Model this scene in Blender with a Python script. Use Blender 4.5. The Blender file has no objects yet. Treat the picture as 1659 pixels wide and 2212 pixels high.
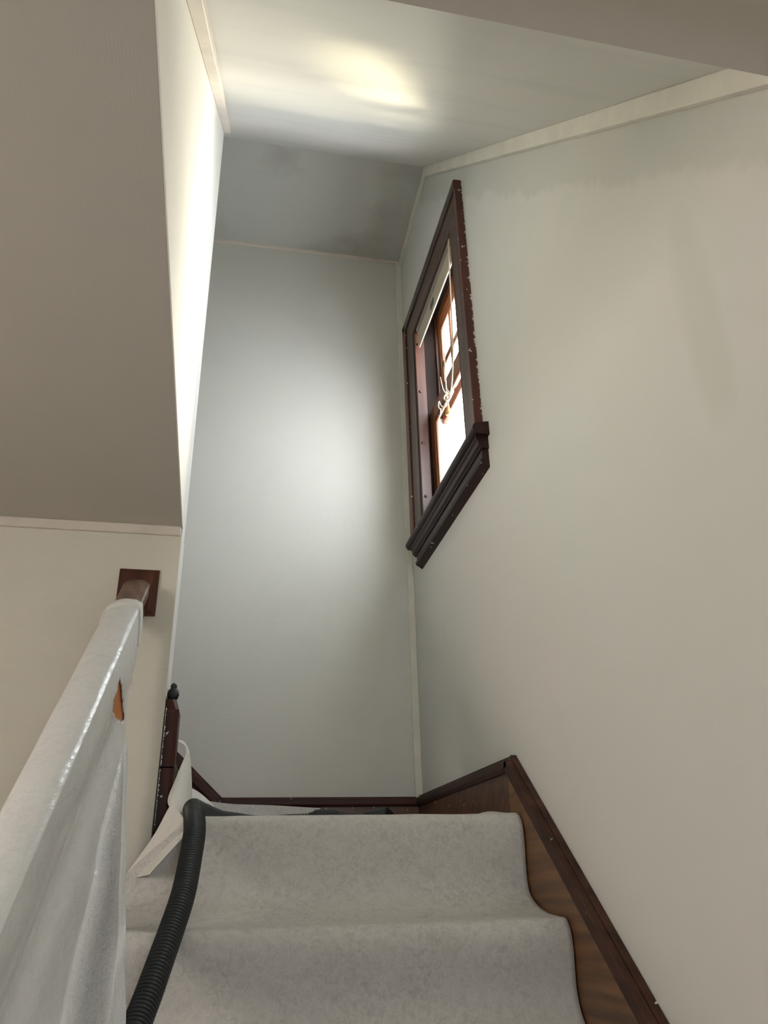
import bpy, bmesh, math, random
from mathutils import Vector, Matrix, noise
random.seed(7)
scene = bpy.context.scene
col = scene.collection

# ------------------------------------------------------------------ camera
S = 0.69            # metres per survey unit (the stair riser measures 0.288 units)
FLOOR = -2.401      # hall floor in survey units; the eye is at height 0
def W(p):           # survey units (eye = origin, y into the stairwell) -> metres
    return Vector((p[0]*S, p[1]*S, (p[2]-FLOOR)*S))
F, CX, CY = 1661.0, 829.5, 1106.0
up = Vector((744-CX, 2370+CY, -F)).normalized()
fw = Vector((466-CX, -(1889-CY), -F)); fw = (fw - up*fw.dot(up)).normalized()
rt = fw.cross(up)
R3 = Matrix((rt, fw, up))
cam_data = bpy.data.cameras.new('camera')
cam = bpy.data.objects.new('camera', cam_data); col.objects.link(cam)
cam_data.sensor_fit = 'HORIZONTAL'; cam_data.sensor_width = 36.0
cam_data.lens = 36.0*F/1659.0
cam_data.clip_start = 0.02; cam_data.clip_end = 200
cam.matrix_world = Matrix.Translation(W((0, 0, 0))) @ R3.to_4x4()
scene.camera = cam

# ------------------------------------------------------------------ world, lights, exposure
vs = scene.view_settings
scene.display_settings.display_device = 'sRGB'
vs.view_transform = 'Standard'; vs.look = 'None'; vs.gamma = 1.0; vs.use_curve_mapping = False
vs.exposure = -0.08
world = bpy.data.worlds.new('overcast_sky'); scene.world = world; world.use_nodes = True
bg = world.node_tree.nodes['Background']
bg.inputs['Color'].default_value = (0.93, 0.96, 1.0, 1); bg.inputs['Strength'].default_value = 18.0

def area_light(name, loc, target, sx, sy, power, color, portal=False):
    L = bpy.data.lights.new(name, 'AREA'); L.shape = 'RECTANGLE'
    L.size = sx*S; L.size_y = sy*S; L.energy = power; L.color = color
    o = bpy.data.objects.new(name, L); col.objects.link(o)
    o.location = W(loc); d = W(target)-W(loc)
    o.rotation_euler = d.to_track_quat('-Z', 'Y').to_euler()
    if portal: L.cycles.is_portal = True
    return o
# portals so the sky is sampled through the hall window and the stair window
area_light('hall_window_portal', (-2.44, 0.86, 0.42), (0, 0.86, 0.42), 0.82, 0.92, 1, (1, 1, 1), True)
area_light('added_window_portal', (0.59, -1.74, 0.50), (0.59, 0, 0.50), 0.60, 0.72, 1, (1, 1, 1), True)
area_light('stair_window_portal', (1.18, 3.225, 2.4), (0, 3.225, 2.4), 0.95, 1.4, 1, (1, 1, 1), True)
# added area lamp standing in for a sunlit wall outside the window
area_light('warm_outside_fill', (4.6, 8.2, 4.1), (1.1, 3.2, 2.4), 4.0, 3.0, 2500, (1.0, 0.92, 0.76))
# spot for sunlight reflected outside, glancing through the window on to the sloped ceiling
sp = bpy.data.lights.new('reflected_sunlight', 'SPOT'); sp.energy = 1150; sp.color = (1.0, 0.86, 0.55)
sp.spot_size = math.radians(9.5); sp.spot_blend = 0.9; sp.shadow_soft_size = 0.13
spo = bpy.data.objects.new('reflected_sunlight', sp); col.objects.link(spo)
spo.location = W((2.53, 6.6, 2.05))
spo.rotation_euler = (W((1.0, 2.93, 2.17))-spo.location).to_track_quat('-Z', 'Y').to_euler()

# ------------------------------------------------------------------ materials
def mat_base(name):
    m = bpy.data.materials.new(name); m.use_nodes = True
    nt = m.node_tree; return m, nt, nt.nodes['Principled BSDF']
def N(nt, t, **kw):
    n = nt.nodes.new(t)
    for k, v in kw.items(): setattr(n, k, v)
    return n
def noise_tex(nt, scale, detail=4, rough=0.55, vec=None):
    n = N(nt, 'ShaderNodeTexNoise'); n.inputs['Scale'].default_value = scale
    n.inputs['Detail'].default_value = detail; n.inputs['Roughness'].default_value = rough
    if vec is not None: nt.links.new(vec, n.inputs['Vector'])
    return n
def ramp(nt, src, stops):
    r = N(nt, 'ShaderNodeValToRGB'); e = r.color_ramp.elements
    while len(e) < len(stops): e.new(0.5)
    for i, (p, c) in enumerate(stops):
        e[i].position = p; e[i].color = (c, c, c, 1) if isinstance(c, (int, float)) else (*c, 1)
    nt.links.new(src, r.inputs['Fac']); return r
def mix(nt, fac, a, b, mode='MIX'):
    m = N(nt, 'ShaderNodeMix', data_type='RGBA', blend_type=mode)
    for sock, v in ((m.inputs['Factor'], fac), (m.inputs[6], a), (m.inputs[7], b)):
        if isinstance(v, (int, float)): sock.default_value = v
        elif isinstance(v, tuple): sock.default_value = (*v, 1)
        else: nt.links.new(v, sock)
    return m.outputs[2]
def math_n(nt, op, a, b=None, clamp=False):
    m = N(nt, 'ShaderNodeMath', operation=op); m.use_clamp = clamp
    for i, v in enumerate((a, b)):
        if v is None: continue
        if isinstance(v, (int, float)): m.inputs[i].default_value = v
        else: nt.links.new(v, m.inputs[i])
    return m.outputs[0]
def mapping(nt, src, scale=(1, 1, 1), rot=(0, 0, 0)):
    m = N(nt, 'ShaderNodeMapping'); m.inputs['Scale'].default_value = scale; m.inputs['Rotation'].default_value = rot
    nt.links.new(src, m.inputs['Vector']); return m.outputs[0]
def bump(nt, bsdf, height, strength, dist=0.002):
    b = N(nt, 'ShaderNodeBump'); b.inputs['Strength'].default_value = strength; b.inputs['Distance'].default_value = dist
    nt.links.new(height, b.inputs['Height']); nt.links.new(b.outputs[0], bsdf.inputs['Normal']); return b

def primer_wall(name, c1, c2, c3, ribs=0.0, rough=0.75, streak=(1, 1, 1), masks=None):
    """skimmed and primed plaster: cloudy patches of filler, optional woven wallpaper ribs"""
    m, nt, b = mat_base(name)
    geo = N(nt, 'ShaderNodeNewGeometry').outputs['Position']
    v = mapping(nt, geo, streak)
    n1 = noise_tex(nt, 1.3, 3, 0.5, v); n2 = noise_tex(nt, 4.5, 6, 0.6, v)
    c = mix(nt, ramp(nt, n1.outputs[0], [(0.38, 0.0), (0.62, 1.0)]).outputs[0], c1, c2)
    c = mix(nt, ramp(nt, n2.outputs[0], [(0.52, 0.0), (0.72, 0.75)]).outputs[0], c, c3)
    if masks: c = masks(nt, geo, c)
    nt.links.new(c, b.inputs['Base Color']); b.inputs['Roughness'].default_value = rough
    fine = noise_tex(nt, 160, 3, 0.6, geo).outputs[0]
    if ribs:
        wv = N(nt, 'ShaderNodeTexWave', wave_type='BANDS', bands_direction='Z'); wv.inputs['Scale'].default_value = 78
        wv.inputs['Distortion'].default_value = 1.2; wv.inputs['Detail'].default_value = 2; wv.inputs['Detail Scale'].default_value = 3
        nt.links.new(geo, wv.inputs['Vector'])
        wx = N(nt, 'ShaderNodeTexWave', wave_type='BANDS', bands_direction='X'); wx.inputs['Scale'].default_value = 78
        wx.inputs['Distortion'].default_value = 1.5; nt.links.new(geo, wx.inputs['Vector'])
        big = ramp(nt, noise_tex(nt, 2.2, 3, 0.5, geo).outputs[0], [(0.35, 0.25), (0.65, 1.0)]).outputs[0]
        h = math_n(nt, 'ADD', wv.outputs['Fac'], math_n(nt, 'MULTIPLY', wx.outputs['Fac'], 0.18))
        h = math_n(nt, 'MULTIPLY', h, big)
        h = math_n(nt, 'ADD', h, math_n(nt, 'MULTIPLY', fine, 0.3))
        bump(nt, b, h, ribs, 0.0016)
    else:
        low = noise_tex(nt, 7, 3, 0.5, geo).outputs[0]
        bump(nt, b, math_n(nt, 'ADD', math_n(nt, 'MULTIPLY', fine, 0.15), low), 0.18, 0.004)
    return m

SL_A = W((1, 3.238, 3.963)); SL_B = W((1, 0.909, 1.56))          # sloped ceiling line on the right wall
def right_masks(nt, geo, c):
    # darker filler band drawn along the cornice, and a damp filler streak
    d = (SL_B-SL_A).normalized(); n = Vector((0, -d.z, d.y))
    if n.z > 0: n = -n
    vm = N(nt, 'ShaderNodeVectorMath', operation='DOT_PRODUCT'); nt.links.new(geo, vm.inputs[0]); vm.inputs[1].default_value = n
    dist = math_n(nt, 'SUBTRACT', vm.outputs['Value'], n.dot(SL_A))
    wob = math_n(nt, 'MULTIPLY', math_n(nt, 'SUBTRACT', noise_tex(nt, 9, 5, 0.6, geo).outputs[0], 0.5), 0.12)
    dist = math_n(nt, 'ADD', dist, wob)
    band = ramp(nt, math_n(nt, 'MULTIPLY', dist, 4.0), [(0.0, 1.0), (0.52, 1.0), (0.60, 0.0)]).outputs[0]
    c = mix(nt, math_n(nt, 'MULTIPLY', band, 0.42), c, (0.52, 0.52, 0.47))
    sep = N(nt, 'ShaderNodeSeparateXYZ'); nt.links.new(geo, sep.inputs[0])
    # streak centred on y = 1.2 units, from z = 0.85 to 1.45 units
    zc = math_n(nt, 'DIVIDE', math_n(nt, 'SUBTRACT', sep.outputs['Z'], W((0, 0, 1.16)).z), 0.23)
    yc = math_n(nt, 'DIVIDE', math_n(nt, 'SUBTRACT', sep.outputs['Y'], W((0, 1.215, 0)).y), 0.055)
    r2 = math_n(nt, 'ADD', math_n(nt, 'POWER', math_n(nt, 'ABSOLUTE', zc), 4.0), math_n(nt, 'POWER', math_n(nt, 'ABSOLUTE', yc), 2.0))
    r2 = math_n(nt, 'ADD', r2, math_n(nt, 'MULTIPLY', wob, 6.0))
    st = ramp(nt, r2, [(0.2, 1.0), (1.0, 0.0)]).outputs[0]
    return mix(nt, math_n(nt, 'MULTIPLY', st, 0.30), c, (0.55, 0.55, 0.47))

M = {}
M['right'] = primer_wall('primed_plaster_right', (0.68, 0.68, 0.64), (0.71, 0.68, 0.64), (0.66, 0.67, 0.62), masks=right_masks)
M['back'] = primer_wall('ribbed_wallpaper_back', (0.70, 0.685, 0.635), (0.68, 0.66, 0.605), (0.66, 0.645, 0.60), ribs=0.24)
M['cream'] = primer_wall('cream_ribbed_wallpaper', (0.74, 0.70, 0.61), (0.72, 0.68, 0.58), (0.70, 0.66, 0.57), ribs=0.17)
M['left'] = primer_wall('primed_plaster_left', (0.82, 0.81, 0.77), (0.84, 0.80, 0.74), (0.78, 0.78, 0.74), streak=(1, 1, 0.25))
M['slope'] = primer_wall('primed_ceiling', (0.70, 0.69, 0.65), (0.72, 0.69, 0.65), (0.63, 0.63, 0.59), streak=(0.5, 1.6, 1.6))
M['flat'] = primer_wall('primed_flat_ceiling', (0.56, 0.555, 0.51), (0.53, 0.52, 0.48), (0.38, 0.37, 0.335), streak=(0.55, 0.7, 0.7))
M['hallceil'] = primer_wall('hall_ceiling_paint', (0.60, 0.56, 0.50), (0.58, 0.54, 0.48), (0.56, 0.52, 0.47), ribs=0.1)
M['hall'] = primer_wall('hall_wall_paint', (0.72, 0.68, 0.60), (0.70, 0.66, 0.58), (0.70, 0.66, 0.60))

def painted(name, c, rough=0.6):
    m, nt, b = mat_base(name)
    n = noise_tex(nt, 9, 4, 0.6, N(nt, 'ShaderNodeTexCoord').outputs['Object'])
    nt.links.new(mix(nt, ramp(nt, n.outputs[0], [(0.4, 0.0), (0.65, 1.0)]).outputs[0], c, tuple(v*0.9 for v in c)), b.inputs['Base Color'])
    b.inputs['Roughness'].default_value = rough; return m
M['trim'] = painted('bare_filler_trim', (0.80, 0.76, 0.67))
M['trimpink'] = painted('pink_filler_trim', (0.78, 0.70, 0.62))

def wood(name, dark, light, axis, rough=0.35, scale=1.0, specks=0.0, coat=0.2):
    m, nt, b = mat_base(name)
    co = N(nt, 'ShaderNodeTexCoord').outputs['Object']
    sc = [26*scale]*3; sc[axis] = 1.6*scale
    v = mapping(nt, co, tuple(sc))
    n = noise_tex(nt, 1.0, 6, 0.65, v)
    wv = N(nt, 'ShaderNodeTexWave', wave_type='BANDS', bands_direction='DIAGONAL'); wv.inputs['Scale'].default_value = 0.45
    wv.inputs['Distortion'].default_value = 6; wv.inputs['Detail'].default_value = 3; nt.links.new(v, wv.inputs['Vector'])
    f = math_n(nt, 'ADD', math_n(nt, 'MULTIPLY', n.outputs[0], 0.86), math_n(nt, 'MULTIPLY', wv.outputs['Fac'], 0.14))
    c = ramp(nt, f, [(0.3, dark), (0.72, light)]).outputs[0]
    if specks:
        sp_ = noise_tex(nt, 55, 2, 0.5, co)
        c = mix(nt, ramp(nt, sp_.outputs[0], [(specks, 0.0), (specks+0.02, 1.0)]).outputs[0], c, (0.72, 0.70, 0.64))
    nt.links.new(c, b.inputs['Base Color']); b.inputs['Roughness'].default_value = rough
    b.inputs['Coat Weight'].default_value = coat; b.inputs['Coat Roughness'].default_value = 0.25
    if coat == 0.0: b.inputs['Specular IOR Level'].default_value = 0.25
    bump(nt, b, f, 0.25, 0.001); return m
M['casing'] = wood('weathered_brown_casing', (0.055, 0.030, 0.021), (0.13, 0.082, 0.058), 2, 0.5)
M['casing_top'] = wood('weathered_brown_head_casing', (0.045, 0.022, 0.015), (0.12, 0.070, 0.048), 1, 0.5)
M['band'] = wood('red_brown_backband', (0.045, 0.007, 0.004), (0.13, 0.022, 0.010), 2, 0.35, specks=0.70)
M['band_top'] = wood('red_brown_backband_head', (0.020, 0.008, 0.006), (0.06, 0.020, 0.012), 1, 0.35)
M['stop'] = wood('plum_brown_stop', (0.025, 0.008, 0.008), (0.115, 0.040, 0.020), 2, 0.5, 0.8, coat=0.05)
M['stool'] = wood('dark_plum_sill', (0.016, 0.007, 0.007), (0.045, 0.016, 0.014), 1, 0.45, specks=0.735, coat=0.0)
M['sash'] = wood('orange_brown_sash', (0.10, 0.032, 0.012), (0.34, 0.13, 0.045), 2, 0.35)
M['sash_h'] = wood('orange_brown_sash_rail', (0.10, 0.032, 0.012), (0.34, 0.13, 0.045), 1, 0.35)
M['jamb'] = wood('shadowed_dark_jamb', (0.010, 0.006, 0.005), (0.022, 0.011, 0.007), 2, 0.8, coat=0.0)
M['stringer'] = wood('brown_oak_stringer', (0.085, 0.034, 0.011), (0.26, 0.115, 0.038), 1, 0.4, 1.8)
M['cap'] = wood('dark_brown_cap', (0.025, 0.010, 0.006), (0.085, 0.036, 0.022), 1, 0.45, specks=0.74, coat=0.0)
M['capx'] = wood('dark_brown_cap_back', (0.025, 0.009, 0.006), (0.090, 0.030, 0.018), 0, 0.45, specks=0.75, coat=0.0)
M['board'] = wood('red_brown_skirting', (0.050, 0.016, 0.007), (0.15, 0.055, 0.022), 0, 0.45, specks=0.745)
M['newel'] = wood('red_brown_post', (0.025, 0.007, 0.005), (0.085, 0.024, 0.013), 2, 0.45, specks=0.73, coat=0.0)
M['rail'] = wood('grey_brown_handrail', (0.10, 0.055, 0.037), (0.27, 0.165, 0.115), 1, 0.5)
M['rosette'] = wood('red_brown_rosette', (0.030, 0.008, 0.004), (0.13, 0.035, 0.014), 2, 0.35)
M['stair'] = wood('brown_stair_wood', (0.05, 0.02, 0.01), (0.16, 0.07, 0.03), 0, 0.45)
M['hallfloor'] = wood('hall_floorboards', (0.05, 0.025, 0.013), (0.13, 0.07, 0.035), 1, 0.4)

def paper_mat(name, base, dark, rough=0.7, spec=0.3, crinkle=0.0):
    m, nt, b = mat_base(name)
    geo = N(nt, 'ShaderNodeNewGeometry').outputs['Position']
    n1 = noise_tex(nt, 75, 8, 0.8, geo); n1.inputs['Distortion'].default_value = 0.8; n2 = noise_tex(nt, 9, 3, 0.5, geo); n3 = noise_tex(nt, 330, 4, 0.7, geo)
    f = math_n(nt, 'MULTIPLY', ramp(nt, n1.outputs[0], [(0.45, 0.0), (0.68, 1.0)]).outputs[0], ramp(nt, n2.outputs[0], [(0.3, 0.35), (0.65, 1.0)]).outputs[0])
    c = mix(nt, f, base, dark)
    c = mix(nt, ramp(nt, n3.outputs[0], [(0.5, 0.0), (0.75, 0.5)]).outputs[0], c, dark)
    nt.links.new(c, b.inputs['Base Color']); b.inputs['Roughness'].default_value = rough
    b.inputs['Specular IOR Level'].default_value = spec
    if crinkle:
        b.inputs['Coat Weight'].default_value = 1.0; b.inputs['Coat Roughness'].default_value = 0.16
        at = N(nt, 'ShaderNodeAttribute', attribute_name='crinkle')
        v = N(nt, 'ShaderNodeTexVoronoi', feature='DISTANCE_TO_EDGE'); v.inputs['Scale'].default_value = 75
        wob = noise_tex(nt, 60, 3, 0.6, geo); va = N(nt, 'ShaderNodeVectorMath', operation='MULTIPLY_ADD')
        nt.links.new(wob.outputs['Color'], va.inputs[0]); va.inputs[1].default_value = (0.03, 0.03, 0.03); nt.links.new(geo, va.inputs[2])
        nt.links.new(va.outputs[0], v.inputs['Vector'])
        cr = noise_tex(nt, 130, 5, 0.7, geo)
        hh = math_n(nt, 'ADD', math_n(nt, 'MULTIPLY', v.outputs['Distance'], 1.2), math_n(nt, 'MULTIPLY', cr.outputs[0], 0.8))
        soft = noise_tex(nt, 45, 4, 0.6, mapping(nt, geo, (1, 0.4, 1)))
        hh = math_n(nt, 'ADD', math_n(nt, 'MULTIPLY', hh, at.outputs['Fac']), math_n(nt, 'MULTIPLY', soft.outputs[0], 0.25))
        bp = bump(nt, b, hh, 1.0, 0.010)
        nt.links.new(bp.outputs[0], b.inputs['Coat Normal'])
        tr = N(nt, 'ShaderNodeBsdfTranslucent'); nt.links.new(c, tr.inputs['Color']); nt.links.new(bp.outputs[0], tr.inputs['Normal'])
        ms = N(nt, 'ShaderNodeMixShader'); ms.inputs[0].default_value = 0.15
        nt.links.new(b.outputs[0], ms.inputs[1]); nt.links.new(tr.outputs[0], ms.inputs[2])
        nt.links.new(ms.outputs[0], nt.nodes['Material Output'].inputs['Surface'])
    else:
        bump(nt, b, n1.outputs[0], 0.25, 0.002)
    return m
M['paper'] = paper_mat('grey_fleece_paper', (0.64, 0.615, 0.585), (0.41, 0.39, 0.37))
M['paperpale'] = paper_mat('pale_fleece_paper', (0.78, 0.75, 0.70), (0.66, 0.63, 0.59))
M['sheet'] = paper_mat('film_coated_fleece', (0.95, 0.945, 0.935), (0.84, 0.835, 0.83), 0.38, 0.5, 0.30)

def plain(name, c, rough=0.5, metal=0.0, var=0.12, scale=30):
    m, nt, b = mat_base(name)
    n = noise_tex(nt, scale, 3, 0.6, N(nt, 'ShaderNodeTexCoord').outputs['Object'])
    nt.links.new(mix(nt, n.outputs[0], c, tuple(v*(1-var) for v in c)), b.inputs['Base Color'])
    b.inputs['Roughness'].default_value = rough; b.inputs['Metallic'].default_value = metal; return m
M['hose'] = plain('black_hose_plastic', (0.030, 0.033, 0.034), 0.36)
M['rubber'] = plain('black_rubber', (0.012, 0.013, 0.014), 0.5)
M['orange'] = plain('orange_plastic', (0.62, 0.19, 0.035), 0.45, scale=8)
M['blind'] = plain('cream_blind_enamel', (0.55, 0.47, 0.35), 0.4)
M['blindgrey'] = plain('grey_blind_enamel', (0.30, 0.27, 0.24), 0.4)
M['label'] = plain('dark_green_label', (0.045, 0.075, 0.070), 0.4)
M['cord'] = plain('cream_cord', (0.80, 0.72, 0.56), 0.7)
M['tassel'] = plain('amber_tassel', (0.75, 0.45, 0.16), 0.4)
M['steel'] = plain('steel', (0.55, 0.53, 0.50), 0.35, 1.0)
M['screw'] = plain('dark_screw', (0.07, 0.05, 0.045), 0.35, 0.8)
M['outer'] = plain('pale_grey_outer_paint', (0.62, 0.66, 0.68), 0.6)
M['whitepaint'] = plain('white_paint', (0.75, 0.74, 0.71), 0.5)
def glass_mat(name, tint):
    m = bpy.data.materials.new(name); m.use_nodes = True; nt = m.node_tree; nt.nodes.clear()
    out = N(nt, 'ShaderNodeOutputMaterial'); mx = N(nt, 'ShaderNodeMixShader')
    t = N(nt, 'ShaderNodeBsdfTransparent'); t.inputs[0].default_value = (*tint, 1)
    g = N(nt, 'ShaderNodeBsdfGlossy'); g.inputs['Roughness'].default_value = 0.03
    lw = N(nt, 'ShaderNodeLayerWeight'); lw.inputs['Blend'].default_value = 0.5
    fac = math_n(nt, 'ADD', math_n(nt, 'MULTIPLY', math_n(nt, 'POWER', lw.outputs['Facing'], 5.0), 0.16), 0.03)
    nt.links.new(fac, mx.inputs[0]); nt.links.new(t.outputs[0], mx.inputs[1]); nt.links.new(g.outputs[0], mx.inputs[2])
    nt.links.new(mx.outputs[0], out.inputs[0]); return m
M['glass'] = glass_mat('window_glass', (0.96, 0.985, 0.99))
M['warmglass'] = glass_mat('light_warming_hall_glass', (0.99, 0.93, 0.86))  # tint added to warm the daylight from the unseen hall window

# ------------------------------------------------------------------ builders
ABS = {}                                         # absolute (metre) origin of each object
def tag(o, label=None, cat=None, group=None, kind=None):
    if label: o['label'] = label
    if cat: o['category'] = cat
    if group: o['group'] = group
    if kind: o['kind'] = kind
    return o
def empty(name, loc):
    o = bpy.data.objects.new(name, None); col.objects.link(o)
    o.empty_display_size = 0.05; o.location = W(loc); ABS[o.name] = W(loc).copy(); return o
def place(name, me, origin, parent):
    o = bpy.data.objects.new(name, me); col.objects.link(o)
    ABS[o.name] = origin.copy()
    if parent is not None:
        o.parent = parent; o.location = origin - ABS[parent.name]
    else: o.location = origin
    return o
def mesh(name, verts, faces, mat, parent=None, smooth=False, world=False):
    vs_ = [Vector(v) if world else W(v) for v in verts]
    lo = Vector((min(v.x for v in vs_), min(v.y for v in vs_), min(v.z for v in vs_)))
    hi = Vector((max(v.x for v in vs_), max(v.y for v in vs_), max(v.z for v in vs_)))
    org = Vector(((lo.x+hi.x)/2, (lo.y+hi.y)/2, lo.z))
    me = bpy.data.meshes.new(name); me.from_pydata([v-org for v in vs_], [], faces)
    bm = bmesh.new(); bm.from_mesh(me); bmesh.ops.recalc_face_normals(bm, faces=bm.faces); bm.to_mesh(me); bm.free()
    me.materials.append(M[mat])
    if smooth:
        for p in me.polygons: p.use_smooth = True
    return place(name, me, org, parent)
BF = [(0, 1, 2, 3), (7, 6, 5, 4), (0, 4, 5, 1), (1, 5, 6, 2), (2, 6, 7, 3), (3, 7, 4, 0)]
def boxv(x0, x1, y0, y1, z0, z1):
    return [(x0, y0, z0), (x1, y0, z0), (x1, y1, z0), (x0, y1, z0), (x0, y0, z1), (x1, y0, z1), (x1, y1, z1), (x0, y1, z1)]
def boxes(name, bl, mat, parent=None):
    v, f = [], []
    for b in bl:
        k = len(v); v += boxv(*b); f += [tuple(i+k for i in q) for q in BF]
    return mesh(name, v, f, mat, parent)
def bevel(o, w, seg=2):
    m = o.modifiers.new('bevel', 'BEVEL'); m.width = w; m.segments = seg; m.limit_method = 'ANGLE'; return o
def box(name, b, mat, parent=None, bw=0.0):
    o = boxes(name, [b], mat, parent)
    if bw: bevel(o, bw)
    return o
def prism(name, prof, a, b, frame, mat, parent=None, bw=0.0, smooth=False):
    """sweep a closed 2-D profile from point a to b; frame(p2d) gives the 3-D offset"""
    v = [tuple(Vector(a)+Vector(frame(p))) for p in prof] + [tuple(Vector(b)+Vector(frame(p))) for p in prof]
    n = len(prof)
    f = [tuple(range(n-1, -1, -1)), tuple(range(n, 2*n))] + [(i, (i+1) % n, n+(i+1) % n, n+i) for i in range(n)]
    o = mesh(name, v, f, mat, parent, smooth)
    if bw: bevel(o, bw)
    return o
def poly_x(name, poly, x0, x1, mat, parent=None, bw=0.0):      # polygon in (y,z) extruded in x
    return prism(name, [(p[0], p[1]) for p in poly], (x0, 0, 0), (x1, 0, 0), lambda p: (0, p[0], p[1]), mat, parent, bw)
def tube(name, pts, rad, mat, parent=None, sides=12, world=False, closed_caps=True):
    """tube of given radius (units, scalar or list) through points"""
    P = [Vector(p) for p in pts]; n = len(P)
    rr = rad if isinstance(rad, (list, tuple)) else [rad]*n
    v, f = [], []
    T0 = (P[1]-P[0]).normalized(); ref = Vector((0, 0, 1)) if abs(T0.z) < 0.9 else Vector((1, 0, 0))
    nrm = (ref - T0*ref.dot(T0)).normalized()
    for i in range(n):
        T = (P[min(i+1, n-1)]-P[max(i-1, 0)]).normalized()
        nrm = (nrm - T*nrm.dot(T)).normalized(); bi = T.cross(nrm)
        for k in range(sides):
            a = 2*math.pi*k/sides
            v.append(tuple(P[i]+(nrm*math.cos(a)+bi*math.sin(a))*rr[i]))
    for i in range(n-1):
        for k in range(sides):
            f.append((i*sides+k, i*sides+(k+1) % sides, (i+1)*sides+(k+1) % sides, (i+1)*sides+k))
    f.append(tuple(range(sides-1, -1, -1))); f.append(tuple((n-1)*sides+k for k in range(sides)))
    return mesh(name, v, f, mat, parent, True, world)
def lathe(name, c, prof, mat, parent=None, sides=20):         # prof: (r, z) about vertical axis
    v, f = [], []
    for r, z in prof:
        for k in range(sides):
            a = 2*math.pi*k/sides; v.append((c[0]+r*math.cos(a), c[1]+r*math.sin(a), c[2]+z))
    for i in range(len(prof)-1):
        for k in range(sides):
            f.append((i*sides+k, i*sides+(k+1) % sides, (i+1)*sides+(k+1) % sides, (i+1)*sides+k))
    f.append(tuple(range(sides-1, -1, -1))); f.append(tuple((len(prof)-1)*sides+k for k in range(sides)))
    return mesh(name, v, f, mat, parent, True)
def catmull(pts, m):
    P = [Vector(p) for p in pts]; out = []
    for i in range(len(P)-1):
        p0, p1, p2, p3 = P[max(i-1, 0)], P[i], P[i+1], P[min(i+2, len(P)-1)]
        for k in range(m):
            t = k/m
            out.append(0.5*((2*p1)+(p2-p0)*t+(2*p0-5*p1+4*p2-p3)*t*t+(3*p1-p0-3*p2+p3)*t*t*t))
    out.append(P[-1]); return out
def grid(name, rows, mat, parent=None, thick=0.0, skip=None):
    """surface through a list of equally long rows of points"""
    n, m = len(rows), len(rows[0]); v = [tuple(p) for r in rows for p in r]; f = []
    for i in range(n-1):
        for j in range(m-1):
            if skip and skip(i, j): continue
            f.append((i*m+j, i*m+j+1, (i+1)*m+j+1, (i+1)*m+j))
    o = mesh(name, v, f, mat, parent, True)
    if thick:
        s = o.modifiers.new('thickness', 'SOLIDIFY'); s.thickness = thick; s.offset = 0
    return o
def struct(o): o['kind'] = 'structure'; return o

# ------------------------------------------------------------------ the shell
YB, YC, YC2, XL, ZC = 4.016, 2.692, 2.861, -0.205, 1.194
YF, ZF = 3.238, 3.955                          # fold of the upper ceiling
def slope_z(y): return 3.963 + (y-3.238)*(3.963-1.56)/(3.238-0.909)
YS0 = 0.50; ZS0 = slope_z(YS0)
HX, HY = -2.3, -1.6                            # hall left and rear walls
struct(box('floor', (HX-0.2, 1.3, HY-0.2, YB+0.2, FLOOR-0.15, FLOOR), 'hallfloor'))
WY0, WY1, WZ0, WZ1 = 2.80, 3.65, 1.74, 3.15     # stair window opening
WT = 1.17                                       # outer face of the right wall
struct(boxes('wall_right', [(1, WT, HY-0.2, WY0, FLOOR, 4.3), (1, WT, WY1, YB+0.2, FLOOR, 4.3),
                            (1, WT, WY0, WY1, FLOOR, WZ0), (1, WT, WY0, WY1, WZ1, 4.3)], 'right'))
struct(box('wall_back', (HX-0.2, 1.0, YB, YB+0.2, FLOOR, 4.3), 'back'))
# wall between hall and upper flight, with the handrail on its hall side
struct(box('wall_hall', (HX, XL, YC, YC2, FLOOR, ZC+0.08), 'cream'))
# stairwell side wall above the hall ceiling (slightly out of square, as in the old house)
def xw(y): return XL+0.0165*(YC2-y)
YN = 0.692
v = [(xw(YN), YN, ZC-0.001), (XL, YC2, ZC-0.001), (XL, YC2, slope_z(YC2)+0.05), (xw(YN), YN, slope_z(YN)+0.05),
     (-0.40, YN, ZC+0.07), (-0.40, YC2, ZC+0.07), (-0.40, YC2, slope_z(YC2)+0.05), (-0.40, YN, slope_z(YN)+0.05)]
struct(mesh('wall_left', v, BF, 'left'))
# far end of the upper flight
struct(box('wall_upper_end', (HX-0.2, HX, YC2, YB, FLOOR, 4.3), 'back'))
struct(box('wall_upper_side', (HX, -0.40, YC, YC2, ZC+0.08, 4.3), 'left'))
# sloped and flat ceilings of the stairwell
v = [(HX, YS0, ZS0), (1.0, YS0, ZS0), (1.0, YF, slope_z(YF)), (HX, YF, slope_z(YF)),
     (HX, YS0, ZS0+0.12), (1.0, YS0, ZS0+0.12), (1.0, YF, slope_z(YF)+0.12), (HX, YF, slope_z(YF)+0.12)]
struct(mesh('ceiling_sloped', v, BF, 'slope'))
v = [(HX, YF, slope_z(YF)), (1.0, YF, slope_z(YF)), (1.0, YB, 3.915), (HX, YB, 3.915),
     (HX, YF, 4.3), (1.0, YF, 4.3), (1.0, YB, 4.3), (HX, YB, 4.3)]
struct(mesh('ceiling_flat', v, BF, 'flat'))
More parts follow.
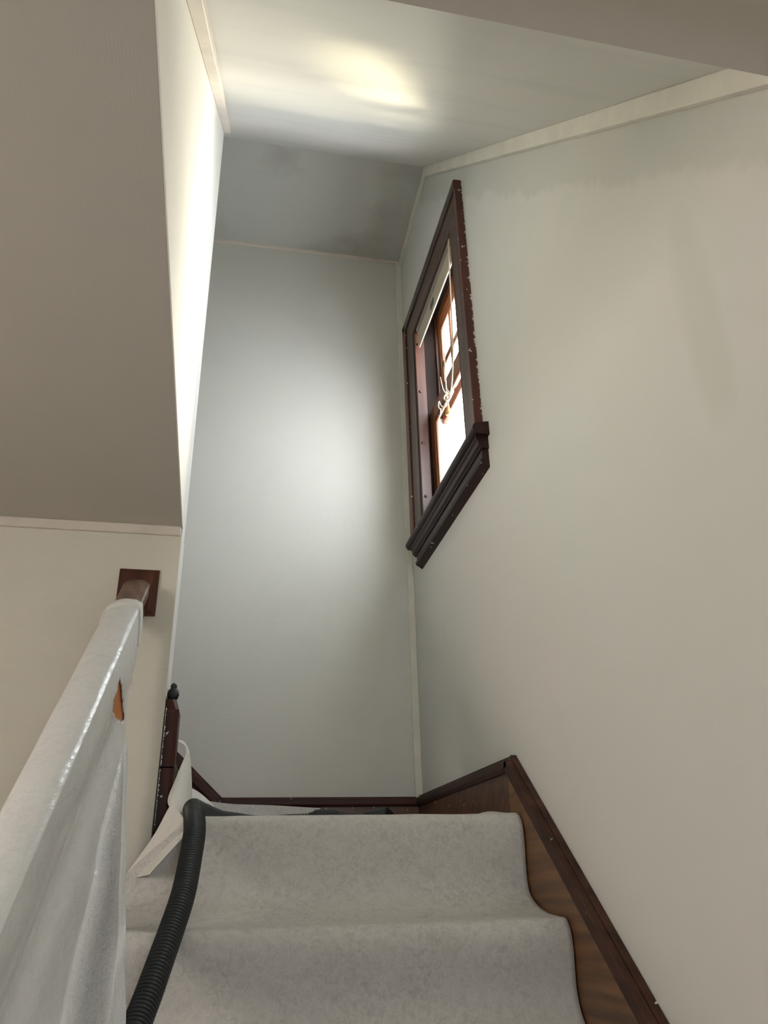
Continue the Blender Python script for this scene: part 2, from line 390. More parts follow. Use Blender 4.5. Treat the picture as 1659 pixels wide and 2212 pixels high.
# hall ceiling with the opening of the stairwell
v, f = [], []
for q in ([(HX, HY), (xw(YN)-0.004, HY), (xw(YN)-0.004, YN-0.002), (xw(YC)-0.004, YC), (HX, YC)], [(xw(YN)-0.004, HY), (1.0, HY), (1.0, YN+0.008), (xw(YN)-0.004, YN-0.002)]):
    k = len(v); n = len(q)
    v += [(a, b, ZC) for a, b in q] + [(a, b, ZC+0.06) for a, b in q]
    f += [tuple(k+i for i in range(n)), tuple(k+n+i for i in range(n-1, -1, -1))] + [(k+i, k+(i+1) % n, k+n+(i+1) % n, k+n+i) for i in range(n)]
struct(mesh('ceiling', v, f, 'hallceil'))
HW0, HW1, HZ0, HZ1 = 0.46, 1.26, 0.0, 0.90
# hall walls behind the eye, with the window that lights it
struct(boxes('wall_left_hall', [(HX-0.2, HX, HY, HW0, FLOOR, 1.3), (HX-0.2, HX, HW1, YC2, FLOOR, 1.3),
                                (HX-0.2, HX, HW0, HW1, FLOOR, HZ0), (HX-0.2, HX, HW0, HW1, HZ1, 1.3)], 'hall'))
RX0, RX1, RZ0, RZ1 = 0.30, 0.88, 0.15, 0.85
struct(boxes('wall_rear', [(HX-0.2, RX0, HY-0.2, HY, FLOOR, 1.3), (RX1, 1.0, HY-0.2, HY, FLOOR, 1.3), (RX0, RX1, HY-0.2, HY, FLOOR, RZ0), (RX0, RX1, HY-0.2, HY, RZ1, 1.3)], 'hall'))
w3 = struct(empty('added_rear_window', (0.59, HY, RZ0)))  # unseen window added behind the eye to light the steps and rail cover
for b in ((RX0-0.1, RX1+0.1, RZ1, RZ1+0.1), (RX0-0.1, RX1+0.1, RZ0-0.1, RZ0), (RX0-0.1, RX0, RZ0, RZ1), (RX1, RX1+0.1, RZ0, RZ1)):
    box('casing', (b[0], b[1], HY+0.0005, HY+0.04, b[2], b[3]), 'stool', w3)
box('pane', (RX0, RX1, HY-0.10, HY-0.095, RZ0, RZ1), 'glass', w3)
w2 = struct(empty('window_2', (HX, 0.85, HZ0)))
for nm, b in (('casing', (HX+0.0005, HX+0.04, HW0-0.1, HW1+0.1, HZ1, HZ1+0.1)), ('casing', (HX+0.0005, HX+0.04, HW0-0.1, HW0, HZ0, HZ1)),
              ('casing', (HX+0.0005, HX+0.04, HW1, HW1+0.1, HZ0, HZ1)), ('window_sill', (HX+0.0005, HX+0.09, HW0-0.13, HW1+0.13, HZ0-0.05, HZ0))):
    box(nm, b, 'stool', w2)
box('pane', (HX-0.10, HX-0.095, HW0, HW1, HZ0, HZ1), 'warmglass', w2)

# ------------------------------------------------------------------ trims
def strip(name, a, b, off1, off2, mat):
    a, b, o1, o2 = Vector(a), Vector(b), Vector(off1), Vector(off2)
    v = [a, a+o1, a+o1+o2, a+o2, b, b+o1, b+o1+o2, b+o2]
    o = mesh(name, [tuple(p) for p in v], BF, mat); bevel(o, 0.0015, 1); return struct(o)
sd = Vector((0, SL_B.y-SL_A.y, SL_B.z-SL_A.z)).normalized(); sn = Vector((0, -sd.z, sd.y)); sn = -sn if sn.z > 0 else sn
strip('trim_1', (1, 3.225, slope_z(3.225)), (1, 0.62, slope_z(0.62)), (-0.028, 0, 0), sn*0.055, 'trim')          # cornice on the right wall
strip('trim_2', (1, YF, slope_z(YF)), (1, YB, 3.915), (-0.018, 0, 0), (0, 0, -0.04), 'trim')
strip('trim_3', (1, YB, 3.915), (1, YB, 0.37), (-0.038, 0, 0), (0, -0.016, 0), 'trim')                            # vertical corner strip
strip('trim_4', (HX, YB, 3.918), (1, YB, 3.918), (0, -0.014, 0), (0, 0, -0.022), 'trimpink')
strip('trim_5', (XL, 2.845, slope_z(2.845)), (xw(0.7), 0.7, slope_z(0.7)), (0.034, 0, 0), sn*0.03, 'trimpink')
strip('trim_6', (HX, YC, ZC), (XL-0.002, YC, ZC), (0, -0.014, 0), (0, 0, -0.036), 'trimpink')

struct(box('wall_end_light_strip', (XL, XL+0.002, YC+0.001, YC2, 0.575, ZC-0.002), 'left'))                          # added pale strip carrying the window light on the wall end

# ------------------------------------------------------------------ stair window
win = struct(empty('window_1', (1.0, 3.225, WZ0)))
XF = 0.967                                       # face of the casing
# casing boards with a darker raised band round the outside
v = box('casing', (XF, 1.0, 2.69, WY0, 1.715, 3.005), 'casing', win, 0.0015)
v = box('casing', (XF, 1.0, WY1, 3.80, 1.715, 3.005), 'casing', win, 0.0015)
v = box('head_casing', (XF, 1.0, 2.69, 3.80, 3.005, 3.15), 'casing_top', win, 0.0015)
box('backband', (XF-0.006, 1.0, 2.662, 2.692, 1.715, 3.205), 'band', win, 0.0025)
box('backband', (XF-0.012, 1.0, 3.798, 3.865, 1.715, 3.205), 'band', win, 0.004)
box('backband', (XF-0.012, 1.0, 2.664, 3.865, 3.148, 3.205), 'band_top', win, 0.004)
# sill board, moulding under it, apron
def xz(p): return (p[0], 0, p[1])
arc = [(0.928+0.027-0.027*math.cos(a), 1.688+0.027*math.sin(a)) for a in [math.radians(t) for t in range(-90, 91, 20)]]
prism('window_stool', [(1.06, 1.661)]+arc+[(1.06, 1.735)], (0, 2.60, 0), (0, 3.875, 0), xz, 'stool', win)
prism('sill_moulding', [(1.0, 1.661), (0.946, 1.661), (0.946, 1.648), (0.953, 1.640), (0.956, 1.622), (0.966, 1.612), (0.966, 1.606), (1.0, 1.606)],
      (0, 2.622, 0), (0, 3.835, 0), xz, 'stool', win)
prism('apron', [(1.0, 1.607), (0.972, 1.607), (0.970, 1.560), (0.962, 1.556), (0.966, 1.544), (1.0, 1.522)], (0, 2.632, 0), (0, 3.80, 0), xz, 'stool', win)
# reveal
for y0_, y1_ in ((WY1-0.012, WY1), (WY0, WY0+0.012)):
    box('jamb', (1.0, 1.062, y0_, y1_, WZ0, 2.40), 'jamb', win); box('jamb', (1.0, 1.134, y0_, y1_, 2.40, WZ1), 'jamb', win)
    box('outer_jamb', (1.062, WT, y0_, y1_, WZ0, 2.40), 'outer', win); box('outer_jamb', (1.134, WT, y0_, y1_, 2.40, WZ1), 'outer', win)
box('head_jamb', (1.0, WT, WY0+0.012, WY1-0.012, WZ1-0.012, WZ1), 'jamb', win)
box('outer_sill', (1.06, WT+0.06, WY0+0.012, WY1-0.012, WZ0-0.02, WZ0+0.03), 'jamb', win)
box('stop', (XF+0.004, 1.028, WY1-0.030, WY1-0.0125, WZ0, WZ1-0.012), 'stop', win, 0.002)
box('stop', (XF+0.004, 1.028, WY0+0.0125, WY0+0.030, WZ0, WZ1-0.012), 'stop', win, 0.002)
box('parting_bead', (1.102, 1.116, WY1-0.034, WY1-0.0125, 2.432, WZ1-0.012), 'stop', win)
screw_me = None
for z in (1.878, 2.214, 2.561, 2.900):
    c = W((0.996, WY1-0.031, z*1.0))
    if screw_me is None:
        s0 = tube('screw', [(0.990, WY1-0.0305, z), (0.990, WY1-0.034, z)], [0.0095, 0.007], 'screw', win, 12); screw_me = s0.data; base = s0
    else:
        o = bpy.data.objects.new('screw', screw_me); col.objects.link(o); o.parent = win
        o.location = base.location + Vector((0, 0, (z-1.878)*S))
# sashes
def sash(name, x0, x1, y0, y1, z0, z1, st, top, bot, cols, zm):
    e = empty(name, ((x0+x1)/2, (y0+y1)/2, z0))
    e.parent = win; e.location = ABS[e.name]-ABS[win.name]
    x1 = x0+0.024
    def mould(nm, b, mt): return box(nm, b, mt, e, 0.003)
    mould('stile', (x0, x1, y1-st, y1, z0, z1), 'sash'); mould('stile', (x0, x1, y0, y0+st, z0, z1), 'sash')
    mould('top_rail', (x0, x1, y0+st, y1-st, z1-top, z1), 'sash_h'); mould('bottom_rail', (x0, x1, y0+st, y1-st, z0, z0+bot), 'sash_h')
    # stepped inner moulding
    sxx = x0+0.005; x1 = x0+0.024
    gy0, gy1, gz0, gz1 = y0+st, y1-st, z0+bot, z1-top
    box('inner_moulding', (sxx, x1-0.004, gy1-0.018, gy1, gz0, gz1), 'sash', e, 0.0025)
    box('inner_moulding', (sxx, x1-0.004, gy0, gy0+0.018, gz0, gz1), 'sash', e, 0.003)
    box('inner_moulding', (sxx, x1-0.004, gy0+0.018, gy1-0.018, gz1-0.018, gz1), 'sash_h', e, 0.003)
    box('inner_moulding', (sxx, x1-0.004, gy0+0.018, gy1-0.018, gz0, gz0+0.018), 'sash_h', e, 0.003)
    xm = x0+0.015
    ys = [gy0+0.018+(gy1-gy0-0.036)*i/cols for i in range(cols+1)]
    for yy in ys[1:-1]: mould('muntin', (sxx, x1-0.004, yy-0.014, yy+0.014, gz0+0.018, gz1-0.018), 'sash')
    zs = [gz0+0.018]+([zm] if zm else [])+[gz1-0.018]
    if zm:
        for i in range(cols): mould('muntin', (sxx, x1-0.004, ys[i]+(0.014 if i else 0), ys[i+1]-(0.014 if i < cols-1 else 0), zm-0.02, zm+0.02), 'sash_h')
    for i in range(cols):
        for j in range(len(zs)-1):
            box('pane', (xm, xm+0.005, ys[i]-0.004, ys[i+1]+0.004, zs[j]-0.004, zs[j+1]+0.004), 'glass', e)
    return e
sash('upper_sash', 1.118, 1.168, WY0+0.013, WY1-0.013, 2.36, WZ1-0.013, 0.050, 0.125, 0.055, 4, 2.735)
sash('lower_sash', 1.046, 1.100, WY0+0.013, WY1-0.013, WZ0+0.032, 2.430, 0.075, 0.095, 0.09, 1, None)

# roller blind pulled right up in the head of the window
bl = tag(empty('window_blind', (1.0, 3.225, 2.9)), 'cream window blind drawn fully up inside the brown window frame', 'blind')
prism('head_rail', [(0.990, 3.110), (0.982, 3.100), (0.980, 3.000), (0.986, 2.976), (1.020, 2.976), (1.020, 3.110)], (0, 2.845, 0), (0, 3.612, 0), xz, 'blindgrey', bl, 0.002)
prism('bottom_rail', [(0.988, 2.975), (0.988, 2.868), (0.990, 2.862), (0.997, 2.862), (0.997, 2.975)], (0, 2.850, 0), (0, 3.600, 0), xz, 'blind', bl, 0.001)
lb = box('maker_label', (0.9857, 0.9882, 3.235, 3.300, 2.895, 2.935), 'label', bl)
lathe('roller_end', (0.985, 2.838, 3.09), [(0.010, 0), (0.012, 0.01), (0.008, 0.022)], 'blind', bl, 12)
cd = tube('pull_cord', catmull([(0.985, 2.868, 3.05), (0.978, 2.872, 2.99), (0.972, 2.878, 2.75), (0.972, 2.905, 2.40), (0.972, 2.952, 2.20), (0.972, 3.01, 2.13), (0.972, 3.045, 2.17)], 8), 0.0035, 'cord', bl, 8)
tube('pull_cord', catmull([(0.974, 3.06, 2.42), (0.974, 3.07, 2.30), (0.974, 3.068, 2.19), (0.974, 3.06, 2.10)], 6), 0.003, 'cord', bl, 8)
tube('pull_cord', catmull([(0.972, 3.15, 2.33), (0.972, 3.12, 2.24), (0.972, 3.07, 2.17), (0.972, 3.05, 2.12), (0.972, 3.04, 2.07)], 8), 0.0025, 'cord', bl, 8)
loop = [(0.968+0.006*math.sin(t*2), 3.045+0.042*math.cos(t), 2.150+0.026*math.sin(t)+0.018*math.cos(t)) for t in [i*0.35 for i in range(38)]]
tube('cord_knot', loop, 0.004, 'cord', bl, 8)
lathe('tassel', (0.972, 3.055, 2.045), [(0.017, 0), (0.015, 0.012), (0.008, 0.035), (0.004, 0.055)], 'tassel', bl, 14)
tube('cord_hook', catmull([(0.972, 3.05, 2.11), (0.972, 3.11, 2.12), (0.972, 3.17, 2.17), (0.972, 3.20, 2.215), (0.972, 3.215, 2.195), (0.972, 3.20, 2.17), (0.972, 3.18, 2.155), (0.972, 3.195, 2.125), (0.972, 3.22, 2.14)], 6), 0.0025, 'cord', bl, 8)

# ------------------------------------------------------------------ staircase
RISE, GO = 0.2875, 0.318
NY1, NZ1 = 2.590, 0.170                         # wooden nosing of the landing, just under the paper
st = tag(empty('staircase', (0.3, 1.3, FLOOR)), 'brown wooden staircase running up to the landing under the window', 'staircase')
XS0, XS1 = -0.36, 0.964
lp = [(-0.09, NY1), (XS1, NY1), (XS1, 3.99), (-0.24, 3.99), (-0.24, YC2+0.02), (-0.153, YC2-0.003), (-0.153, 2.70), (-0.09, 2.70)]
prism('landing', lp, (0, 0, NZ1-0.08), (0, 0, NZ1), lambda p: (p[0], p[1], 0), 'stair', st, 0.004)
for k in range(1, 9):
    y, z = NY1-GO*k, NZ1-RISE*k
    box('tread', (XS0, XS1, y, y+GO+0.06, z-0.05, z), 'stair', st, 0.006)
for k in range(0, 9):
    y, z = NY1-GO*k+0.03, NZ1-RISE*k
    x0 = XS0 if k else -0.09
    box('riser', (x0, XS1, y, y+0.03, z-RISE, z-0.05-0.03*(k == 0)), 'stair', st)
# turning flight going up behind the hall wall
for k in range(3):
    x = -0.185-0.32*k
    box('tread', (x-0.45, x, YC2+0.01, 3.985, NZ1+RISE*(k+1)-0.045, NZ1+RISE*(k+1)), 'newel', st, 0.012)
    box('riser', (x-0.06, x-0.03, YC2+0.01, 3.985, NZ1+RISE*k, NZ1+RISE*(k+1)-0.045), 'newel', st)

# skirting of the right wall: landing board, sloping stringer and their moulded cap
def capprof(h=0.052, t=0.040):
    return [(0, 0), (t*0.55, 0), (t*0.55, -0.010), (t, -0.014), (t, -h*0.75), (t*0.8, -h), (0, -h)]
br = struct(empty('baseboard_right', (1.0, 3.0, 0.17)))
SLP = (0.381+0.29)/(2.607-1.83)
ZT = 0.378
YP = 2.640                                     # peak where the landing board meets the stringer
poly_x('landing_board', [(YP+0.012, NZ1), (YP+0.012, ZT-0.05), (4.0, ZT-0.05), (4.0, NZ1)], 0.975, 1.0, 'board', br)
yb = -0.35
poly_x('stringer_board', [(YP+0.010, ZT-0.035), (YP+0.010, -0.2), (yb, -0.2-SLP*(YP-yb)), (yb, ZT-0.035-SLP*(YP-yb))], 0.966, 1.0, 'stringer', br)
pr = capprof()
def on_wall_flat(p): return (-p[0], 0, p[1])
prism('cap', pr, (1, YP, ZT), (1, 4.0, ZT), on_wall_flat, 'cap', br, 0.0015)
L = math.sqrt(1+SLP*SLP)
def on_wall_slope(p): return (-p[0]*1.05, -p[1]*SLP/L*-1*0.0 + p[1]*(-SLP/L)*-1*-1, p[1]/L)
def slopef(p):                                   # across the slope: normal (0,-SLP,1)/L in (y,z) rotated
    nrm = Vector((0, -SLP, 1))/L
    return (-p[0], nrm.y*p[1], nrm.z*p[1])
prism('cap', [(a, b*1.25) for a, b in pr], (1, YP+0.0, ZT+0.004), (1, yb, ZT+0.004-SLP*(YP-yb)), slopef, 'cap', br, 0.0015)

bb = struct(empty('baseboard_back', (0.4, 4.0, 0.17)))
box('skirting_board', (0.0, 0.974, 3.992, YB, NZ1, 0.325), 'board', bb)
prism('cap', capprof(0.046, 0.038), (0.004, YB, 0.372), (0.962, YB, 0.372), lambda p: (0, -p[0], p[1]), 'capx', bb, 0.0015)
xe = -1.6; sl2 = 0.93
prism('cap', [(a, b*1.2) for a, b in capprof(0.05, 0.040)], (0.006, YB, 0.372), (xe, YB, 0.372+sl2*(0.006-xe)),
      lambda p: (p[1]*sl2/math.hypot(1, sl2), -p[0], p[1]/math.hypot(1, sl2)), 'capx', bb, 0.0015)
v = [(0.0, YB, 0.345), (xe, YB, 0.345-sl2*xe), (xe, YB, 0.1-sl2*xe), (0.0, YB, 0.1)]
mesh('sloping_board', [(a, 3.99, c) for a, _, c in v]+v, [(0, 1, 2, 3), (7, 6, 5, 4), (0, 4, 5, 1), (1, 5, 6, 2), (2, 6, 7, 3), (3, 7, 4, 0)], 'board', bb)

# low post with finial on the wall end
nw = tag(empty('newel_post', (-0.183, 2.76, 0.17)), 'low red-brown wooden post with black ball finial at the cream wall end', 'post')
def oct_ring(x0, x1, y0, y1, c, z): return [(x0, y0, z), (x1-c, y0, z), (x1, y0+c, z), (x1, y1-c, z), (x1-c, y1, z), (x0, y1, z)]
def post(name, z0, z1, x1, y0, tz):
    a = oct_ring(XL+0.001, x1, y0, 2.855, 0.012, z0)+oct_ring(XL+0.001, x1, y0, 2.855, 0.012, z1-tz)+oct_ring(XL+0.001, x1-0.012, y0+0.01, 2.84, 0.012, z1)
    f = [tuple(range(5, -1, -1)), tuple(range(12, 18))]+[(r*6+i, r*6+(i+1) % 6, r*6+6+(i+1) % 6, r*6+6+i) for r in (0, 1) for i in range(6)]
    return mesh(name, a, f, 'newel', nw)
post('shaft', 0.350, 0.572, -0.158, 2.725, 0.035)
post('plinth', 0.150, 0.347, -0.156, 2.715, 0.004)
lathe('finial', (-0.184, 2.755, 0.572), [(0.006, -0.002), (0.016, 0.004), (0.021, 0.018), (0.017, 0.034), (0.009, 0.042), (0.012, 0.047), (0.008, 0.056), (0.001, 0.060)], 'rubber', nw)

# ------------------------------------------------------------------ handrail
hr = tag(empty('handrail', (-0.335, 2.69, 0.93)), 'grey-brown wooden handrail rising to a square wooden plate on cream wall', 'handrail')
ry0, ry1 = 2.672, 0.7
bR, mR = -0.05, 0.93
def railpt(y, z): return (-0.336+bR*(2.692-y)*1.0, y, z-mR*(2.692-y))
prof = [(-0.043, -0.055), (-0.045, -0.012), (-0.040, -0.004), (-0.02, 0.004), (0.02, 0.004), (0.040, -0.004), (0.045, -0.012), (0.043, -0.055), (0.030, -0.062), (0.030, -0.095), (0.036, -0.11), (0.036, -0.13), (-0.036, -0.13), (-0.036, -0.11), (-0.030, -0.095), (-0.030, -0.062)]
prism('rail', prof, railpt(ry0, 0.990), railpt(ry1, 0.990), xz, 'rail', hr)
ros = empty('wall_plate', (-0.335, YC, 0.93)); ros.parent = hr; ros.location = ABS[ros.name]-ABS[hr.name]
for i, (g, t) in enumerate(((0.0, 0.008), (0.010, 0.014), (0.018, 0.020))):
    box('plate_step', (-0.404+g, -0.266-g, YC-t, YC-0.0001 if i == 0 else YC-t+0.008, 0.848+g, 1.020-g), 'rosette', ros, 0.002)
for i in range(5):
    y = 2.575-0.30*i
    x = -0.336+bR*(2.692-y); zt = 0.86-mR*(2.692-y)
    box('baluster', (x-0.010, x+0.026, y-0.016, y+0.016, NZ1-RISE*math.ceil((NY1-y)/GO)+0.002, zt), 'newel', hr, 0.003)

# white film-coated sheet hung over the rail
def px(u, v, y):
    d = R3 @ Vector((u-CX, -(v-CY), -F)); return d*(y/d.y)
def proj(p):
    c = R3.transposed() @ Vector(p); return CX+F*c.x/-c.z, CY-F*c.y/-c.z
SY = 2.445                                      # where the cover begins
def crease(y): return Vector((-0.283-0.05*(2.6-y), y, 0.947-0.93*(2.6-y)))
edge = [(302, 1345, SY), (300, 1380, SY), (295, 1420, SY), (288, 1450, 2.442), (279, 1490, 2.435), (272, 1545, 2.42), (269, 1600, 2.40), (268, 1700, 2.38),
        (268, 1800, 2.33), (267, 1900, 2.27), (266, 2000, 2.20), (266, 2100, 2.10), (266, 2212, 2.0), (266, 2300, 1.94)]
c0 = crease(SY); print('CREASE', proj(c0), [tuple(round(t, 3) for t in px(*e)) for e in edge])
far = [c0]+[px(*e) for e in edge]
far = catmull(far, 9)
def seglen(P):
    a = [0.0]
    for i in range(1, len(P)): a.append(a[-1]+(P[i]-P[i-1]).length)
    return a
al = seglen(far); tot = al[-1]
dirv = Vector((bR, -1, -mR))
top = [c0+Vector(t) for t in ((-0.106, 0, -0.17), (-0.107, 0, -0.075), (-0.104, 0, -0.03), (-0.092, 0, -0.004), (-0.055, 0, 0.012), (-0.012, 0, 0.010))]
top = catmull(top, 5)[:-1]
NK = 120; KMAX = 1.45
rows = []
crk = []
for i in range(NK+1):
    k = KMAX*(i/NK)**1.7
    row = []
    for p in top:
        q = p+dirv*k
        q += Vector((0, 0, 1))*0.004*noise.noise(Vector((q.x*20, q.y*9, 3.3)))
        row.append(q); crk.append(0.0)
    for j, p in enumerate(far):
        h = al[j]/tot                            # 0 at the crease, 1 at the hem
        q = p+dirv*k
        # groove under the rail edge, then a broad fold that opens out downwards
        g = -0.013*math.exp(-((h-0.20)/0.08)**2)*min(1, k/0.25)
        ck = 0.0; k1 = 0.02+0.10*max(0, h-0.35); k2 = 0.05+2.2*max(0, h-0.33)
        if h > 0.33 and k2 > k1:
            t = (k-k1)/(k2-k1)
            if 0 < t < 1:
                m = math.sin(math.pi*t)**0.6*min(1, (h-0.33)/0.12)
                g += 0.020*m
                ck = m*max(0.15, 1-0.9*max(0, h-0.55)/0.40)
            elif t >= 1: g -= 0.010*math.exp(-((t-1)/0.25)**2)
            else: g += 0.006*math.exp(-(t/0.6)**2)
        g += 0.006*noise.noise(Vector((q.x*9, q.y*6, q.z*6)))*min(1, h*4)
        row.append(q+Vector((g, -g*0.25, 0))); crk.append(ck)
    rows.append(row)
tear = [(258, 1463), (263, 1478), (265, 1510), (269, 1556), (262, 1561), (250, 1554), (242, 1540), (245, 1512), (253, 1490)]
def inside(u, v, poly):
    r = False; n = len(poly)
    for a in range(n):
        (x1, y1), (x2, y2) = poly[a], poly[(a+1) % n]
        if (y1 > v) != (y2 > v) and u < (x2-x1)*(v-y1)/(y2-y1)+x1: r = not r
    return r
def in_tear(i, j):
    if i > 60: return False
    c = (rows[i][j]+rows[i+1][j]+rows[i][j+1]+rows[i+1][j+1])/4
    return inside(*proj(c), tear)
sheet = tag(grid('rail_cover', rows, 'sheet', None, 0.0012, in_tear), 'white film-coated protective sheet draped over the handrail, torn near the top', 'cover sheet')
att = sheet.data.attributes.new('crinkle', 'FLOAT', 'POINT'); att.data.foreach_set('value', crk)
tj = [(i, j) for i in range(60) for j in range(len(rows[0])-1) if in_tear(i, j)]
i0, i1 = max(0, min(t[0] for t in tj)-0), max(t[0] for t in tj)+3; j0, j1 = min(t[1] for t in tj)-2, max(t[1] for t in tj)+4
tag(grid('orange_panel', [[rows[i][j]+Vector((-0.007, 0.0, 0.0)) for j in range(j0, j1)] for i in range(i0, i1)], 'orange', None, 0.002),
    'orange panel showing through the tear in the white handrail cover', 'panel')
# folded collar of the cover at its top end
collar = []
for p in (top+far[:20]):
    collar.append(p)
cr_rows = [[p+Vector((0.0, 0.004, 0.0))+Vector((p.x-c0.x+0.05, 0, p.z-c0.z+0.05)).normalized()*0.004+dirv*t for p in collar] for t in (-0.012, 0.004, 0.022+0.0)]
grid('cover_collar', cr_rows, 'paperpale', sheet, 0.003)
fl = [[px(278, 1492, 2.50), px(282, 1478, 2.51), px(285, 1462, 2.53)], [px(279, 1506, 2.49), px(286, 1482, 2.50), px(287, 1470, 2.52)], [px(274, 1540, 2.48), px(279, 1506, 2.49), px(286, 1474, 2.51)]]
grid('loose_flap', fl, 'paperpale', sheet, 0.001)

# ------------------------------------------------------------------ paper on the steps
prof_r = [(3.92, 0.182), (3.2, 0.183), (2.75, 0.184), (2.62, 0.186), (2.585, 0.184), (2.565, 0.172), (2.555, 0.150), (2.550, 0.10), (2.550, 0.03), (2.540, -0.03), (2.515, -0.062), (2.46, -0.088), (2.386, -0.103), (2.31, -0.106),
          (2.275, -0.107), (2.255, -0.114), (2.238, -0.140), (2.238, -0.18), (2.252, -0.23), (2.262, -0.28), (2.25, -0.33), (2.21, -0.37), (2.13, -0.392), (2.0, -0.395)]
base_n = len(prof_r)
ext = []
for k in (1, 2, 3, 4):
    for p in prof_r[14:24]: ext.append((p[0]-GO*k, p[1]-RISE*k))
PR = catmull([(p[0], p[1], 0) for p in prof_r+ext], 5)
rows = []
NX = 90
for r in range(NX+1):
    x = -0.345+(0.962+0.345)*r/NX
    row = []
    for j, p in enumerate(PR):
        y, z = p.x, p.y
        w = 0.010*noise.noise(Vector((x*3.0, y*3.0, z*4.0)))+0.004*noise.noise(Vector((x*11, y*9, z*9)))
        edge_w = max(0, 1-(0.962-x)/0.10)
        # soft middle: the paper bridges the inner corners more towards the left
        yy = y-abs(w)*0.9-0.012*edge_w*math.sin(z*14); zz = z+abs(w)*0.5
        if y > 2.6: zz = z+abs(w)*0.25 + 0.014*math.exp(-((x-0.90)/0.05)**2)*math.exp(-((y-2.68)/0.07)**2)
        # towards the hall wall the landing edge is cut away and the paper hangs lower
        if x < -0.10:
            t = min(1, (-0.10-x)/0.17); lim = 0.17-0.15*t
            if zz > lim: zz = lim; yy = min(yy, 2.60-0.02*t); 
            yy += 0.03*t*max(0, min(1, (zz+0.10)/0.1))
        row.append(Vector((x, yy, zz)))
    rows.append(row)
def cut(i, j):
    x = rows[i][j].x
    return x < -0.10 and PR[j].x > 2.58
sp_ = tag(grid('stair_paper', rows, 'paper', None, 0.0015, cut), 'grey fleece paper runner covering the steps and the landing', 'floor paper')

def patch(name, rws, mat, label, m=8, thick=0.0012, parent=None):
    rr = [catmull(r, m) for r in rws]
    cols_ = [catmull([r[j] for r in rr], m) for j in range(len(rr[0]))]
    o = grid(name, cols_, mat, parent, thick)
    return tag(o, label, 'paper') if label else o
patch('lifted_corner', [[px(1050, 1771, 2.585), px(1080, 1768, 2.583), px(1108, 1766, 2.58)], [px(1050, 1766, 2.60), px(1082, 1760, 2.595), px(1106, 1760, 2.585)], [px(1052, 1764, 2.63), px(1088, 1757, 2.61), px(1117, 1756, 2.575)]], 'paperpale', None, 6, 0.001, sp_)
# paper ribbon leaning on the foot of the cream wall
patch('paper_strip', [[px(268, 1893, 2.60), px(330, 1808, 2.62), px(364, 1746, 2.64), px(372, 1740, 2.64)],
                      [px(290, 1896, 2.575), px(345, 1830, 2.585), px(385, 1775, 2.60), px(392, 1760, 2.61)],
                      [px(322, 1889, 2.50), px(362, 1845, 2.505), px(398, 1806, 2.53), px(408, 1790, 2.54)]], 'paperpale',
      'narrow pale paper ribbon leaning against the foot of the cream wall')
# curled flap beside the post
patch('paper_flap', [[px(376, 1599, 2.95), px(362, 1650, 2.78), px(358, 1700, 2.70), px(362, 1740, 2.66)],
                     [px(396, 1600, 2.97), px(404, 1630, 2.80), px(380, 1700, 2.68), px(378, 1762, 2.63)],
                     [px(407, 1612, 2.94), px(412, 1655, 2.86), px(408, 1715, 2.70), px(400, 1775, 2.61)],
                     [px(412, 1640, 2.90), px(415, 1690, 2.88), px(415, 1730, 2.76), px(412, 1780, 2.64)]], 'paperpale',
      'tall curled paper flap standing beside the low red-brown post') if False else None
flap_rows = [[px(374, 1598, 2.90), px(385, 1598, 2.93), px(398, 1603, 2.95), px(408, 1620, 2.94)],
             [px(402, 1618, 2.84), px(405, 1622, 2.86), px(409, 1630, 2.88), px(412, 1650, 2.90)],
             [px(380, 1680, 2.74), px(394, 1672, 2.76), px(406, 1672, 2.80), px(414, 1690, 2.86)],
             [px(362, 1732, 2.68), px(378, 1728, 2.68), px(400, 1725, 2.72), px(414, 1730, 2.80)],
             [px(384, 1762, 2.64), px(392, 1768, 2.63), px(402, 1775, 2.64), px(414, 1782, 2.70)]]
patch('paper_flap', flap_rows, 'paperpale', 'tall curled paper flap standing beside the low red-brown post')
patch('paper_sheet', [[px(405, 1700, 3.00), px(424, 1708, 3.00), px(445, 1724, 3.00), px(468, 1748, 3.0), px(498, 1784, 3.0)],
                      [px(405, 1760, 2.85), px(424, 1762, 2.85), px(440, 1768, 2.85), px(460, 1780, 2.85), px(490, 1792, 2.85)]], 'paperpale',
      'smooth pale paper corner curving up from the landing beside the hose')
patch('paper_sheet', [[(-0.10, 3.965, 0.36), (0.05, 3.962, 0.340), (0.25, 3.962, 0.332), (0.47, 3.962, 0.318)],
                      [(-0.10, 3.94, 0.28), (0.10, 3.94, 0.28), (0.30, 3.94, 0.275), (0.56, 3.945, 0.275)],
                      [(-0.10, 3.86, 0.20), (0.15, 3.86, 0.195), (0.40, 3.86, 0.192), (0.70, 3.88, 0.20)]], 'paper',
      'grey paper sheet turned up against the skirting of the back wall')

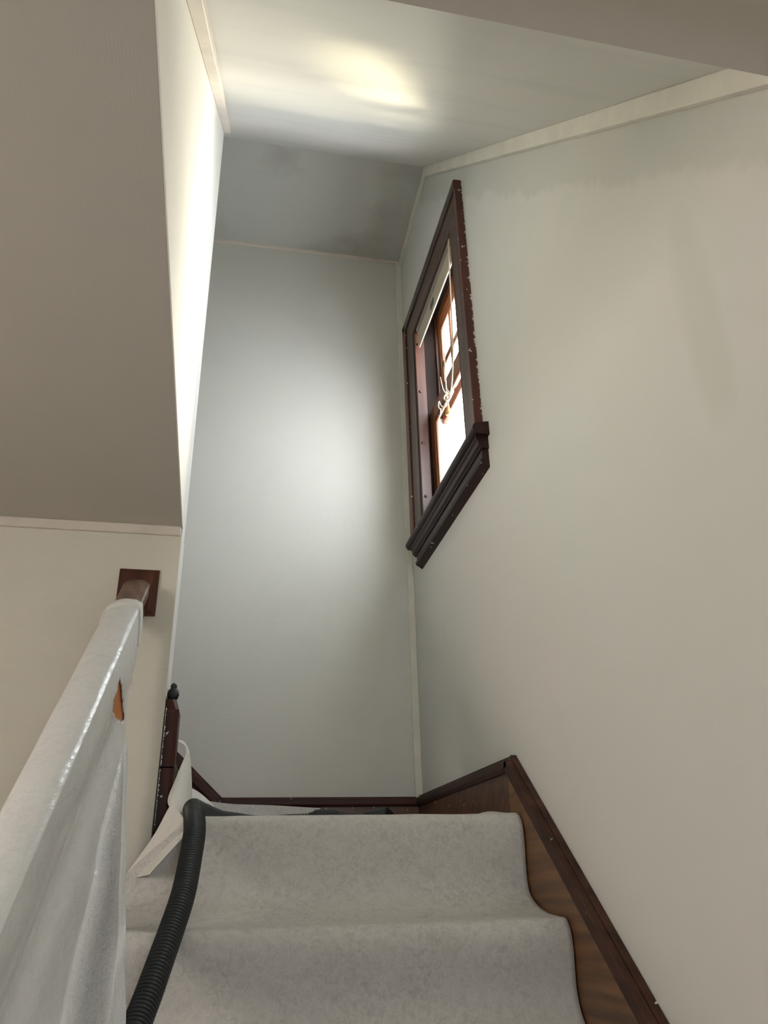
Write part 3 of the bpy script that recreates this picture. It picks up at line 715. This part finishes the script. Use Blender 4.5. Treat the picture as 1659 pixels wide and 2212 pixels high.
# ------------------------------------------------------------------ vacuum hose
vh = tag(empty('vacuum_hose', (-0.07, 2.6, 0.2)), 'black corrugated vacuum hose trailing down the papered steps from the landing', 'hose')
def hp(u, v):
    d = R3 @ Vector((u-CX, -(v-CY), -F)); return d*((0.222-2.576*0.9)/(d.z-0.9*d.y))
ctrl = [px(297, 2212, 2.0)-Vector((0.06, 0.16, 0.17)), hp(270, 2285), hp(296, 2212), hp(320, 2150), hp(345, 2080), hp(370, 2010), hp(396, 1930), hp(412, 1850), hp(420, 1800),
        Vector((-0.074, 2.54, 0.180)), Vector((-0.080, 2.60, 0.206)), Vector((-0.078, 2.665, 0.212)), Vector((-0.052, 2.74, 0.206)), Vector((-0.01, 2.84, 0.204)), Vector((0.06, 2.98, 0.204)), Vector((0.15, 3.14, 0.205)), Vector((0.27, 3.24, 0.217)), Vector((0.365, 3.25, 0.224))]
ctrl = ctrl[1:]
path = catmull(ctrl, 60)
al = seglen(path)
def resample(P, al, step):
    out, d, i = [], 0.0, 0
    while d < al[-1]:
        while al[i+1] < d: i += 1
        t = (d-al[i])/max(1e-9, al[i+1]-al[i]); out.append(P[i].lerp(P[i+1], t)); d += step
    return out
pitch = 0.0100; sub = 8
pts = resample(path, al, pitch/sub)
rad = []
for i in range(len(pts)):
    ph = (i % sub)/sub
    rb = 0.0325 if pts[i].y < 2.75 else 0.0325-0.010*min(1, (pts[i].y-2.75)/0.12)
    rad.append(rb-0.0060*(0.5+0.5*math.cos(2*math.pi*ph))**1.3)
tube('corrugated_tube', pts, rad, 'hose', vh, 20)
tube('grip', catmull([(0.352, 3.25, 0.222), (0.39, 3.25, 0.228), (0.43, 3.25, 0.227), (0.49, 3.25, 0.221), (0.54, 3.25, 0.217), (0.60, 3.25, 0.224)], 5),
     [0.024]*3+[0.029]*10+[0.024]*8+[0.022]*5, 'rubber', vh, 16)
tube('suction_end', [(0.56, 3.25, 0.219), (0.605, 3.25, 0.226), (0.65, 3.235, 0.229), (0.662, 3.23, 0.229), (0.662, 3.229, 0.229)], [0.022, 0.028, 0.033, 0.031, 0.022], 'rubber', vh, 18)

# ------------------------------------------------------------------ ragged paint edges on the woodwork
def ragged(name, base, along, across, n, wmin, wmax, mat, parent, seed):
    rnd = random.Random(seed); b, al_, ac = Vector(base), Vector(along), Vector(across)
    v, f = [], []
    for i in range(n+1):
        t = i/n; w = wmin+(wmax-wmin)*rnd.random()**5
        p = b+al_*t; v += [tuple(p), tuple(p+ac*w)]
    f = [(2*i, 2*i+1, 2*i+3, 2*i+2) for i in range(n)]
    o = mesh(name, v, f, mat, parent); m_ = o.modifiers.new('thickness', 'SOLIDIFY'); m_.thickness = 0.0006; return o
ragged('paint_edge', (0.9985, 2.6610, 1.74), (0, 0, 1.46), (-1, 0, 0), 170, 0.0005, 0.010, 'whitepaint', win, 3)
ragged('paint_edge', (XL+0.004, 2.7235, 0.352), (0, 0, 0.19), (1, 0, 0), 60, 0.001, 0.006, 'whitepaint', nw, 5)
ragged('paint_edge', (XL+0.004, 2.7135, 0.17), (0, 0, 0.17), (1, 0, 0), 60, 0.001, 0.006, 'whitepaint', nw, 6)
